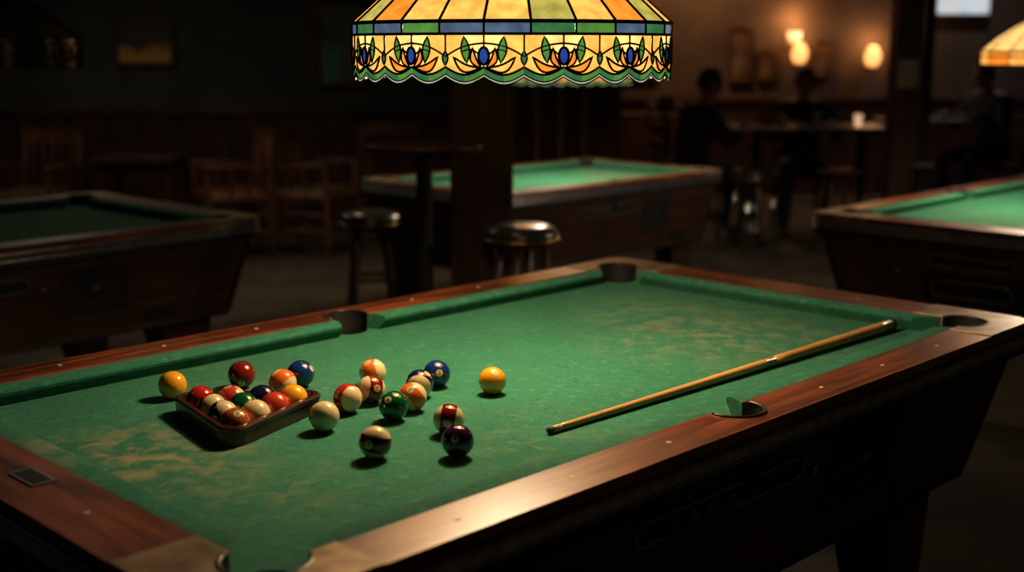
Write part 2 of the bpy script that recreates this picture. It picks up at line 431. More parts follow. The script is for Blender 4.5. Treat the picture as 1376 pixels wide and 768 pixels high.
def ball(xy,col,num=None,nd=None,stripe=None):
    """nd = direction the number faces, stripe = axis through the two cream caps"""
    b=MB(); nu,nv=40,32
    vs=[];fsA=[];fsB=[]
    for k in range(nv+1):
        for i in range(nu):
            t=2*pi*i/nu; a=pi*k/nv; rr=max(1e-5,math.sin(a)); vs.append((R*rr*math.cos(t),R*rr*math.sin(t),-R*math.cos(a)))
    for k in range(nv):
        zc=-math.cos(pi*(k+.5)/nv)
        for i in range(nu):
            j=(i+1)%nu; q=(k*nu+i,k*nu+j,(k+1)*nu+j,(k+1)*nu+i)
            (fsB if (stripe and abs(zc)>.50) else fsA).append(q)
    b.add(vs,fsA+fsB,BM[col],True)
    ci=b.mi(BM['cream'])
    for q in range(len(fsA),len(fsA)+len(fsB)): b.m[q]=ci
    if num:
        def proj(y,z_,h):
            v=Vector((R,y,z_)).normalized()*(R+h); return tuple(v)
        for sgn in (1,-1):
            b.M=Matrix.Rotation(0 if sgn>0 else pi,4,'Z')
            pts=[proj(0,0,.00015)]; n=24; fs=[]
            for rr in (.004,.0075):
                for i in range(n): pts.append(proj(rr*math.cos(2*pi*i/n),rr*math.sin(2*pi*i/n),.00015))
            for i in range(n):
                j=(i+1)%n; fs.append((0,1+i,1+j)); fs.append((1+i,1+n+i,1+n+j,1+j))
            b.add(pts,fs,BM['cream'],True)
            dv,df=digits(num,.0125 if len(num)==1 else .010)
            b.add([proj(x,y,.0004) for x,y,_ in dv],df,BM['ink'])
        b.M=Matrix.Identity(4)
    ob=b.obj('billiard_ball',(xy[0],xy[1],BZ+R+.0003))
    nd=Vector(nd) if nd else Vector((random.uniform(-1,1),random.uniform(-1,1),random.uniform(-1,1)))
    nd.normalize()
    ax=Vector(stripe) if stripe else Vector((0,0,1))+Vector((.1,0,0))
    ax=(ax-nd*ax.dot(nd)).normalized(); y=ax.cross(nd)
    m=Matrix((nd,y,ax)).transposed()
    ob.rotation_mode='QUATERNION'; ob.rotation_quaternion=m.to_quaternion()
    return ob
B=ball
B((-.685,2.420),'amber','1',(-.6,.6,.4))
B((-.563,2.501),'maroon','7',(.15,-.8,-.45))
B((-.441,2.507),'blue','2',(.9,-.2,.5))
B((-.466,2.437),'orange','13',(.6,.4,.6),(-.3,-.5,-.7))
B((-.347,2.204),'cream')
B((-.319,2.323),'red','11',(-.6,-.5,.4),(.85,-.4,-.1))
B((-.292,2.519),'orange','13',(-.3,-.4,.8),(.8,-.1,.45))
B((-.280,2.387),'maroon','15',(.5,-.8,.3),(-.85,-.35,.25))
B((-.225,2.272),'green','6',(-.30,-.72,.62))
B((-.194,2.333),'orange','5',(-.10,-.70,.72),(-.75,-.45,-.5))
B((-.187,2.431),'navy','10',(.6,-.2,.8),(-.35,-.75,-.55))
B((-.157,2.507),'blue','2',(.25,-.9,.3))
B((-.116,2.185),'maroon','15',(-.05,-.95,.0),(-1,.05,.12))
B((-.236,2.050),'maroon','9',(-.28,-.9,.15),(.12,-.15,1))
B((-.094,2.058),'purple','4',(-.12,-.9,.42))
B((-.040,2.454),'amber','1',(.25,-.62,.75))
AP=Vector((-.502,2.160)); a1=math.radians(64); a2=math.radians(124); sp=.0592
u1=Vector((math.cos(a1),math.sin(a1)))*sp; u2=Vector((math.cos(a2),math.sin(a2)))*sp
rk={(0,0):('brown','5',(.3,-.5,.8),None),(1,0):('cream',None,None,None),(2,0):('pinkred','3',(.8,.3,.5),None),(3,0):('amber','1',(.6,.2,.5),None),
 (0,1):('purple','12',(-.3,-.9,.0),(.75,-.1,.65)),(0,2):('red','11',(-.7,-.4,.4),(.7,-.6,.2)),(0,3):('red','3',(-.5,.6,.2),None),
 (1,1):('green','6',(.8,.5,.2),None),(2,1):('navy','4',(.1,.9,.3),None),(1,2):('pinkred','3',(-.2,-.1,1),(.8,.5,-.2))}
for (i,j),(c,n,nd,st) in rk.items():
    p=AP+u1*i+u2*j; B((p.x,p.y),c,n,nd,st)
def rack():
    cen=AP+(u1*3+u2*3)/3
    inr=.1776/(2*math.sqrt(3))+R+.0015
    def tri(inradius,rc,n=8):
        P=[]; th0=math.atan2(AP.y-cen.y,AP.x-cen.x)
        d=2*(inradius-rc)
        for k in range(3):
            a=th0+k*2*pi/3; vx,vy=cen.x+d*math.cos(a),cen.y+d*math.sin(a)
            for i in range(n+1):
                t=a-pi/3+2*pi/3*i/n; P.append((vx+rc*math.cos(t),vy+rc*math.sin(t)))
        return P
    b=MB()
    b.ring(tri(inr+.011,.030),tri(inr,.019),BZ+.0005,BZ+.036,'rackm')
    b.ring(tri(inr+.0135,.0325),tri(inr+.010,.029),BZ+.026,BZ+.034,'rackm')
    return b.obj('triangle_rack',bevel=.003)
M['rackm']=mk('rack_brown_plastic',(.04,.014,.008),.3,0,.4,12,coat=.3)
rack()
def cue():
    b=MB(); p0=Vector((.074,2.190,BZ+.0075)); p1=Vector((.945,3.028,BZ+.0155)); n=24
    pts=[p0+(p1-p0)*t/n for t in range(n+1)]
    def rad(t): return .0062+.0080*t**1.1
    b.tube([p0-(p1-p0).normalized()*.010,p0],[.0058,.0063],'cuetip',16)
    b.tube([p0,p0+(p1-p0)*.018],[.0066,.0066],'ferrule',16)
    m=int(n*.62)
    b.tube(pts[:m+1],[rad(i/n) for i in range(m+1)],'cueshaft',16)
    b.tube(pts[m:],[rad(i/n) for i in range(m,n+1)],'cuebutt',16)
    e=(p1-p0).normalized()
    b.tube([p1,p1+e*.012,p1+e*.016],[.0148,.0145,.009],'black',16)
    return b.obj('pool_cue')
M['cuetip']=mk('cue_tip_leather',(.06,.05,.04),.8); M['ferrule']=mk('ferrule',(.5,.38,.2),.4)
M['cueshaft']=mk('cue_maple',(.62,.38,.14),.3,0,.15,3,coat=.3)
M['cuebutt']=mk('cue_butt_wood',(.58,.31,.09),.3,0,.2,3,coat=.3)
cue()

# ------------------------------------------------------------------ stained glass lamps
def glass(name,c,es): return mk(name,[x*.5 for x in c],.25,0,.2,38,emis=c,es=es)
def palette(tag,k):
    if k>0:
        return dict(amber=glass(tag+'glass_amber',(1,.45,.09),1.5*k),cream=glass(tag+'glass_cream',(1,.60,.19),1.65*k),orange=glass(tag+'glass_orange',(.98,.28,.03),1.4*k),
          lime=glass(tag+'glass_lime',(.50,.42,.09),1.2*k),green=glass(tag+'glass_green',(.10,.26,.05),1.1*k),dgreen=glass(tag+'glass_deep_green',(.05,.17,.06),1.1*k),
          blue=glass(tag+'glass_blue',(.03,.07,.32),1.1*k),sky=glass(tag+'glass_slate_blue',(.10,.15,.24),1.0*k),bead=glass(tag+'glass_bead',(.6,.6,.42),.9*k))
    c=mk(tag+'unlit_glass',(.07,.06,.045),.2); d=mk(tag+'unlit_glass_green',(.02,.05,.04),.2)
    return dict(amber=c,cream=c,orange=c,lime=d,green=d,dgreen=d,blue=d,sky=d,bead=c)
M['lead']=mk('lead_came',(.02,.018,.015),.45,.6)
RL=.328
def lamp_mesh(pal,motif=True):
    b=MB()
    z0,z1,z2=-.077,0,.023
    def cyl(u,z,off=0): a=u/RL; return ((RL+off)*math.cos(a),(RL+off)*math.sin(a),z)
    NP=24 if motif else 16
    prof=[(RL+.002,z2),(.268,.078),(.200,.125),(.135,.160),(.085,.180)]
    seq=['amber','lime','amber','orange','lime','amber','orange','amber','lime','orange','amber','amber']
    for i in range(NP):
        a0=2*pi*i/NP;a1=2*pi*(i+1)/NP
        mat=pal[seq[i%12]] if motif else pal['cream']
        for k in range(len(prof)-1):
            vs=[]
            for r,z in prof[k:k+2]:
                vs+=[(r*math.cos(a0),r*math.sin(a0),z),(r*math.cos(a1),r*math.sin(a1),z)]
            b.add(vs,[(0,1,3,2)],mat)
        b.tube([(r*math.cos(a0),r*math.sin(a0),z+.001) for r,z in prof],.0028,'lead',6)
    for r,z in (prof[0],prof[-1]): b.tube([(r*math.cos(t*pi/24),r*math.sin(t*pi/24),z) for t in range(48)],.004,'lead',6,closed=True)
    b.tube([cyl(2*pi*RL*t/48,z1) for t in range(48)],.003,'lead',6,closed=True)
    nr=24 if motif else 16; s=2*pi*RL/nr
    rowseq=['sky','dgreen','green','sky','dgreen','sky','green','sky'] if motif else ['orange','amber']
    for i in range(nr):
        for h in (0,1):
            u0=s*(i+h/2);u1_=s*(i+h/2+.5)
            b.add([cyl(u0,z1),cyl(u1_,z1),cyl(u1_,z2),cyl(u0,z2)],[(0,1,2,3)],pal[rowseq[i%len(rowseq)]])
        b.tube([cyl(s*i,z1,.001),cyl(s*i,z2,.001)],.0022,'lead',6)
    if motif:
        nm=14; w=2*pi*RL/nm
        def scal(u):
            t=(u/(w/2))%1; return z0-.001-.014*math.sin(pi*t)
        K=nm*16
        for i in range(K):
            u0=2*pi*RL*i/K;u1_=2*pi*RL*(i+1)/K
            mat=pal['cream'] if (i%16) in (0,1,2,3,12,13,14,15) else pal['amber']
            b.add([cyl(u0,scal(u0)+.018),cyl(u1_,scal(u1_)+.018),cyl(u1_,z1),cyl(u0,z1)],[(0,1,2,3)],mat)
            b.add([cyl(u0,scal(u0)+.005),cyl(u1_,scal(u1_)+.005),cyl(u1_,scal(u1_)+.018),cyl(u0,scal(u0)+.018)],[(0,1,2,3)],pal['green'] if (i//4)%2 else pal['dgreen'])
            b.add([cyl(u0,scal(u0)),cyl(u1_,scal(u1_)),cyl(u1_,scal(u1_)+.005),cyl(u0,scal(u0)+.005)],[(0,1,2,3)],pal['bead'])
        for off in (0,.005,.018):
            b.tube([cyl(2*pi*RL*i/K,scal(2*pi*RL*i/K)+off,.001) for i in range(K)],.0013 if off<.01 else .0022,'lead',5,closed=True)
        for m_ in range(nm):
            c=w*m_
            def shape(pts,mat,lead=.0017,off=.0018):
                n=len(pts); cx=sum(p[0] for p in pts)/n; cz=sum(p[1] for p in pts)/n
                b.add([cyl(c+cx,cz,off)]+[cyl(c+x,z,off) for x,z in pts],[(0,1+i,1+(i+1)%n) for i in range(n)],mat)
                b.tube([cyl(c+x,z,off+.0005) for x,z in pts],lead,'lead',5,closed=True)
            def lens(xa,za,xb,zb,wd,n=8,bend=0):
                dx,dz=xb-xa,zb-za; L=math.hypot(dx,dz); nx,nz=-dz/L,dx/L; P=[]
                for i in range(n+1):
                    t=i/n; q=math.sin(pi*t); P.append((xa+dx*t+nx*(wd*q+bend*q),za+dz*t+nz*(wd*q+bend*q)))
                for i in range(n-1,0,-1):
                    t=i/n; q=math.sin(pi*t); P.append((xa+dx*t+nx*(-wd*q+bend*q),za+dz*t+nz*(-wd*q+bend*q)))
                return P
            jm=z0+.040
            shape([(.0095*math.cos(2*pi*i/16),jm-.003+.0155*math.sin(2*pi*i/16)) for i in range(16)],pal['blue'],.0026,.003)
            for sg in (1,-1):
                shape([(sg*x,z) for x,z in lens(.003,z0+.014,.020,z0+.052,.0055,8,-.008)],pal['orange'],.0020,.0022)
                shape([(sg*x,z) for x,z in lens(.006,z0+.016,.058,z0+.036,.007,8,-.012)],pal['orange'] if (m_%2) else pal['amber'],.0022,.0012)
                shape([(sg*x,z) for x,z in lens(.031,z0+.024,.037,z0+.072,.0080,8,0)],pal['green'],.0018,.0026)
                P=lens(.0,z0+.060,w/2,z0+.036,0.0,10,.006)[:11]
                b.tube([cyl(c+sg*x,z,.0015) for x,z in P],.0019,'lead',5)
                P=lens(.010,z0+.040,.040,z0+.045,0.0,8,.006)[:9]
                b.tube([cyl(c+sg*x,z,.0015) for x,z in P],.0019,'lead',5)
            sh=[(w/2+x,z) for x,z in lens(0,z0+.020,0,z0+.046,.0055,8,0)]
            shape(sh,pal['dgreen'],.0018,.0026)
            b.tube([cyl(c,jm+.012,.0015),cyl(c,z1,.0015)],.0018,'lead',5)
            b.tube([cyl(c+w/2,z0+.044,.0015),cyl(c+w/2,z1,.0015)],.0018,'lead',5)
    else:
        K=16*4
        for i in range(K):
            u0=2*pi*RL*i/K;u1_=2*pi*RL*(i+1)/K
            b.add([cyl(u0,z0*.45),cyl(u1_,z0*.45),cyl(u1_,z1),cyl(u0,z1)],[(0,1,2,3)],pal['amber'] if (i//4)%2 else pal['orange'])
        b.tube([cyl(2*pi*RL*t/48,z0*.45) for t in range(48)],.003,'lead',6,closed=True)
        for i in range(16): b.tube([cyl(2*pi*RL*i/16,z0*.45,.001),cyl(2*pi*RL*i/16,z1,.001)],.002,'lead',6)
    b.lathe([(.088,.176),(.092,.184),(.075,.196),(.040,.205),(.028,.235),(.012,.245)],'brass',24)
    return b
def chain(b,z0,z1):
    z=z0;k=0
    while z<z1:
        pts=[]
        for i in range(10):
            a=2*pi*i/10; x=.009*math.cos(a); pts.append((x if k%2 else 0,0 if k%2 else x,z+.014*math.sin(a)))
        b.tube(pts,.0022,'brass',5,closed=True); z+=.022;k+=1
def lamp(loc,rz,me,power,col=(1,.84,.60),tag='stained_glass_lamp',size=.055):
    e=empty(tag,loc,rz)
    o=D.objects.new('shade',me); sc.collection.objects.link(o); o.parent=e
    c=MB(); chain(c,.25,2.9-loc[2]-.03); c.lathe([(.0001,2.9-loc[2]-.035),(.05,2.9-loc[2]-.03),(.06,2.9-loc[2])],'brass',20); c.obj('chain',parent=e)
    if power:
        s=MB()
        for k in range(3):
            a=2*pi*k/3; s.tube([(0,0,.17),(.05*math.cos(a),.05*math.sin(a),.13)],.008,'brass',8)
        s.obj('socket_cluster',parent=e)
        l=D.lights.new('bulb','POINT'); l.energy=power; l.color=col; l.shadow_soft_size=size
        lo=D.objects.new('bulb',l); sc.collection.objects.link(lo); lo.parent=e; lo.location=(0,0,.045)
    return e
mainmesh=lamp_mesh(palette('lit_',1.0)).mesh('shade')
plain=lamp_mesh(palette('plain_',.8),False).mesh('shade')
dark=lamp_mesh(palette('dark_',0),True).mesh('shade')
lamp((0,2.63,1.504),math.radians(-99),mainmesh,42,(1,.82,.56))
lamp((.29,6.5,1.385),.4,mainmesh,40,(1,.88,.70))
lamp((2.34,5.35,1.44),.1,plain,46,(1,.88,.70))
lamp((-1.93,4.65,1.49),.2,dark,0)

# ------------------------------------------------------------------ furniture
def stool(loc,h,kind='vinyl',rz=0,r=.19):
    b=MB()
    leg,seat={'vinyl':('dwood','vinyl'),'chrome':('chrome','vinyl'),'wood':('lwood','lwood')}[kind]
    if kind=='wood': b.lathe([(.0001,h-.03),(r-.02,h-.035),(r,h-.018),(r-.006,h-.004),(r*.7,h-.003),(.0001,h-.008)],seat,32)
    else:
        b.lathe([(.0001,h-.085),(r-.02,h-.085),(r-.012,h-.06)],leg,32)
        b.lathe([(r-.012,h-.07),(r+.002,h-.055),(r,h-.03),(r-.02,h-.008),(r*.6,h),(.0001,h+.002)],seat,32)
        b.tube([((r+.003)*math.cos(t*pi/16),(r+.003)*math.sin(t*pi/16),h-.056) for t in range(32)],.006,'chrome' if kind=='chrome' else 'brass',6,closed=True)
    lr=.011 if kind=='chrome' else .017
    def pos(a,z):
        t=(h-.07-z)/(h-.07); q=r*.62+(r*1.12-r*.62)*t; return (q*math.cos(a),q*math.sin(a),z)
    for k in range(4):
        a=pi/4+k*pi/2
        b.tube([pos(a,h-.04),pos(a,h*.5),pos(a,0)],[lr,lr*1.05,lr*.8],leg,10)
    for z in ((h*.30,h*.55) if kind!='wood' else (h*.35,)):
        q=pos(0,z)[0]
        if kind=='chrome' : b.tube([(q*math.cos(t*pi/14),q*math.sin(t*pi/14),z) for t in range(28)],.007,leg,8,closed=True)
        else:
            for k in range(4):
                b.tube([pos(pi/4+k*pi/2,z+(.03 if k%2 else 0)),pos(pi/4+(k+1)*pi/2,z+(.03 if k%2 else 0))],.010,leg,8)
    return b.obj('bar_stool',(loc[0],loc[1],0),rz)
stool((-.67,5.85),.72,'vinyl',.2,.152)
stool((.04,4.98),.775,'vinyl',.5,.148)
stool((1.76,9.0),.62,'chrome',.3)
stool((2.36,8.95),.62,'wood',.2,.17)
stool((3.0,9.3),.62,'wood',.6,.17)

def armchair(loc,rz,seatm='redvinyl',h=.90,name='wooden_armchair'):
    b=MB(); w=.22; d=.21; sh=.46
    for sx in (1,-1):
        b.tube([(sx*w,d,0),(sx*w,d,.3),(sx*w,d,.66)],[.015,.019,.017],'lwood',10)
        b.tube([(sx*w,-d-.04,0),(sx*w,-d,.3),(sx*w,-d,.5),(sx*(w-.01),-d-.05,h-.02)],[.015,.019,.019,.016],'lwood',10)
        b.tube([(sx*w,-d-.01,.64),(sx*(w+.01),0,.665),(sx*(w+.015),d+.03,.67)],[.016,.021,.023],'lwood',10,flat=.6)
        b.tube([(sx*w,-d,.20),(sx*w,d,.20)],.010,'lwood',8); b.tube([(sx*w,-d,.32),(sx*w,d,.32)],.010,'lwood',8)
        for y in (-.07,.05): b.tube([(sx*w,y,.45),(sx*(w+.005),y,.66)],.008,'lwood',8)
    b.tube([(-w,d,.24),(w,d,.24)],.010,'lwood',8); b.tube([(-w,-d-.01,.24),(w,-d-.01,.24)],.010,'lwood',8)
    b.prism(rrect(w+.02,d+.02,.03,5),sh-.035,sh-.01,'lwood')
    b.prism(rrect(w+.005,d+.005,.05,5),sh-.01,sh+.035,seatm,rrect(w-.02,d-.02,.04,5))
    for i in range(5):
        x=-.15+i*.075; b.tube([(x,-d,.46),(x,-d-.045,h-.07)],.009,'lwood',8)
    P=[(-w,-d-.05),(-w*.5,-d-.065),(0,-d-.07),(w*.5,-d-.065),(w,-d-.05)]
    Q=[(x,y+.022) for x,y in P[::-1]]
    b.prism(P+Q,h-.10,h,'lwood')
    return b.obj(name,(loc[0],loc[1],0),rz,bevel=.003)
armchair((-1.42,8.9),math.radians(250),'tanvinyl')
armchair((-2.00,8.8),math.radians(115),'redvinyl')
armchair((-3.35,8.7),math.radians(170),'tanvinyl',.9)
armchair((-.90,9.6),math.radians(195),'tanvinyl')
b=MB(); b.prism(rrect(.30,.28,.03),.68,.71,'dwood')
for sx in (1,-1):
    for sy in (1,-1): b.box((sx*.25,sy*.23,.34),(.04,.04,.68),'dwood',.7)
b.box((0,.23,.64),(.5,.02,.07),'dwood'); b.box((0,-.23,.64),(.5,.02,.07),'dwood')
b.obj('side_table',(-2.68,9.0,0),bevel=.003)
def pub(loc,h,r,name='pub_table'):
    b=MB()
    b.lathe([(.0001,h-.03),(r-.01,h-.03),(r,h-.022),(r,h-.006),(r-.006,h),(.0001,h)],'dwood',40)
    b.lathe([(.12,h-.045),(.12,h-.03)],'black',20); b.lathe([(.0001,h-.045),(.12,h-.045)],'black',20)
    b.lathe([(.035,.05),(.032,.3),(.032,h-.045)],'black',20)
    b.lathe([(.0001,0),(.19,0),(.19,.015),(.10,.035),(.04,.07)],'black',32)
    return b.obj(name,(loc[0],loc[1],0))
pub((-.35,4.93),1.105,.23)
b=MB(); b.prism(rrect(.62,.30,.04),.86,.89,'dwood')
b.lathe([(.035,.04),(.035,.86)],'black',16,(-.4,0,0)); b.lathe([(.035,.04),(.035,.86)],'black',16,(.4,0,0))
for x in (-.4,.4): b.lathe([(.0001,0),(.2,0),(.2,.015),(.05,.05)],'black',24,(x,0,0)); b.box((x,0,.85),(.08,.5,.03),'black')
b.obj('bar_table',(2.28,9.55,0),bevel=.003)
b=MB(); b.prism(rrect(.45,.28,.04),.86,.89,'dwood'); b.lathe([(.035,.04),(.035,.86)],'black',16); b.lathe([(.0001,0),(.22,0),(.22,.015),(.05,.05)],'black',24)
b.obj('bar_table',(1.40,11.3,0),bevel=.003)
M['candle']=mk('candle_glow',(.8,.5,.3),.3,emis=(1,.62,.35),es=.9)
M['glassm']=mk('drinking_glass',(.35,.30,.22),.08,0,.1)
def tumbler(loc,m='glassm',n='drinking_glass',s=1):
    b=MB(); b.lathe([(.0001,.003),(.026*s,.0),(.033*s,.10*s),(.031*s,.10*s),(.025*s,.008),(.0001,.007)],m,20); return b.obj(n,loc)
tumbler((2.62,9.45,.89),'candle','candle_holder',.9)
tumbler((2.05,9.5,.89)); tumbler((2.35,9.62,.89)); tumbler((1.25,11.25,.89)); tumbler((1.5,11.3,.89)); 
def menu(loc):
    b=MB(); b.add([(-.06,-.03,0),(.06,-.03,0),(.06,0,.16),(-.06,0,.16)],[(0,1,2,3)],'redvinyl'); b.add([(-.06,.03,0),(.06,.03,0),(.06,0,.16),(-.06,0,.16)],[(3,2,1,0)],'redvinyl'); return b.obj('table_menu',loc)
menu((1.38,11.2,.89)); menu((1.98,9.7,.89))
b=MB(); b.box((0,0,1.45),(.6,.03,.06),'dwood'); b.box((0,-.03,.42),(.6,.10,.04),'dwood')
for i in range(6): b.tube([(-.24+i*.095,-.045,.44),(-.24+i*.095,-.03,1.86)],[.014,.006],'cuebutt' if i%2 else 'lwood',10)
b.obj('cue_rack',(.35,10.12,0),bevel=.002)
def picture(x,y,z,w,h,c,name='framed_picture',fr='lwood'):
    b=MB(); t=.03
    b.box((0,0,h/2),(w,.03,t),fr); b.box((0,0,-h/2),(w,.03,t),fr); b.box((-w/2,0,0),(t,.03,h+t),fr); b.box((w/2,0,0),(t,.03,h+t),fr)
    b.box((0,.006,0),(w,.01,h),c); return b.obj(name,(x,y,z),bevel=.003)
def art(name,stops,es=0,sc_=5):
    m,nt,bb=newmat(name); N=nt.nodes; L=nt.links
    tc=N.new('ShaderNodeTexCoord'); n=N.new('ShaderNodeTexNoise'); n.inputs['Scale'].default_value=sc_; n.inputs['Detail'].default_value=2
    L.new(tc.outputs['Object'],n.inputs['Vector']); c=N.new('ShaderNodeValToRGB'); e=c.color_ramp.elements
    e[0].position=stops[0][0]; e[0].color=rgba(stops[0][1]); e[1].position=stops[-1][0]; e[1].color=rgba(stops[-1][1])
    for p,q in stops[1:-1]: k=e.new(p); k.color=rgba(q)
    L.new(n.outputs['Fac'],c.inputs[0]); L.new(c.outputs[0],bb.inputs['Base Color']); bb.inputs['Roughness'].default_value=.12
    if es: L.new(c.outputs[0],bb.inputs['Emission Color']); bb.inputs['Emission Strength'].default_value=es
    return m
def reflection_art():  # dark picture, warm reflection painted into its lower colours
    m,nt,bb=newmat('picture_warm_reflection'); N=nt.nodes; L=nt.links
    tc=N.new('ShaderNodeTexCoord'); sp_=N.new('ShaderNodeSeparateXYZ'); L.new(tc.outputs['Object'],sp_.inputs[0])
    n=N.new('ShaderNodeTexNoise'); n.inputs['Scale'].default_value=6; L.new(tc.outputs['Object'],n.inputs['Vector'])
    ad=N.new('ShaderNodeMath'); ad.operation='MULTIPLY_ADD'; ad.inputs[1].default_value=.25; L.new(n.outputs['Fac'],ad.inputs[0]); L.new(sp_.outputs['Z'],ad.inputs[2])
    c=N.new('ShaderNodeValToRGB'); e=c.color_ramp.elements; e[0].position=0; e[0].color=(.9,.5,.12,1); e[1].position=.35; e[1].color=(.12,.12,.10,1)
    q=e.new(.06); q.color=(.8,.42,.10,1); q=e.new(.11); q.color=(.13,.10,.07,1)
    L.new(ad.outputs[0],c.inputs[0]); L.new(c.outputs[0],bb.inputs['Base Color']); bb.inputs['Roughness'].default_value=.15
    return m
M['art1']=reflection_art()
M['art2']=art('picture_green',[(.3,(.12,.12,.10)),(.55,(.24,.24,.20)),(.7,(.10,.5,.34))],0,4)
M['art3']=art('picture_sepia',[(.3,(.05,.03,.02)),(.55,(.22,.13,.08)),(.7,(.3,.2,.14))])
picture(-2.96,10.17,1.53,.45,.37,'art1'); picture(-1.37,10.17,1.50,.40,.64,'art2')
picture(2.30,12.67,1.40,.20,.52,'art3'); picture(2.56,12.67,1.30,.16,.28,'art3'); picture(3.12,12.67,1.36,.16,.34,'art3'); picture(1.30,12.67,1.40,.35,.45,'art3'); picture(3.9,12.67,1.3,.2,.2,'art3')
M['screen']=art('tv_screen',[(.3,(.25,.35,.42)),(.5,(.6,.7,.75)),(.7,(.75,.6,.5))],.8)
b=MB(); b.box((0,0,0),(.62,.05,.37),'black'); b.box((0,-.028,0),(.58,.004,.33),'screen'); b.box((0,.06,0),(.1,.1,.1),'black'); b.obj('wall_television',(4.43,12.58,1.965),bevel=.004)
M['globe']=mk('amber_glass_globe',(.9,.6,.3),.3,0,.1,5,emis=(1,.45,.14),es=2.1)
M['cup']=mk('frosted_cup',(.9,.7,.5),.3,0,.1,5,emis=(1,.58,.27),es=2.2)
def sconce(x,z,cup=False,power=3):
    b=MB(); y=-.16
    b.box((0,-.01,-.05),(.07,.02,.12),'brass')
    b.tube([(0,-.02,-.06),(0,-.09,-.12),(0,y,-.10),(0,y,-.07)],.009,'brass',8)
    if cup: b.lathe([(.0001,-.055),(.035,-.05),(.06,-.01),(.072,.045),(.068,.045),(.05,0),(.0001,-.03)],'cup',24,(0,y,0))
    else:
        b.lathe([(.0001,-.115),(.04,-.10),(.07,-.05),(.078,0),(.066,.05),(.04,.09),(.03,.10)],'globe',24,(0,y,0)); b.lathe([(.04,-.12),(.045,-.10)],'brass',16,(0,y,0))
    o=b.obj('wall_sconce',(x,12.70,z))
    l=D.lights.new('sconce_bulb','POINT'); l.energy=power; l.color=(1,.55,.24); l.shadow_soft_size=.06
    lo=D.objects.new('sconce_bulb',l); sc.collection.objects.link(lo); lo.parent=o; lo.location=(0,y-.02,.16)
    return o
sconce(2.80,1.585,True,5.5); sconce(2.86,1.42,False,2); sconce(3.59,1.39,False,4)

# ------------------------------------------------------------------ people
def skin_obj(name,verts,edges,rad,mat,parent,sub=2,matfn=None,mats=None):
    me=D.meshes.new(name); me.from_pydata(verts,edges,[]); ob=D.objects.new(name,me); sc.collection.objects.link(ob)
    ob.modifiers.new('s','SKIN'); sv=me.skin_vertices[0].data
    for i,r in enumerate(rad):
        sv[i].radius=r if isinstance(r,tuple) else (r,r); sv[i].use_root=(i==0)
    m=ob.modifiers.new('u','SUBSURF'); m.levels=sub; m.render_levels=sub
    dg=bpy.context.evaluated_depsgraph_get(); me2=D.meshes.new_from_object(ob.evaluated_get(dg))
    D.objects.remove(ob)
    o=D.objects.new(name,me2); sc.collection.objects.link(o); o.parent=parent
    me2.materials.clear()
    for q in (mats or [mat]): me2.materials.append(M[q])
    for p in me2.polygons:
        p.use_smooth=True
        p.material_index=matfn(p.center) if matfn else 0
    return o
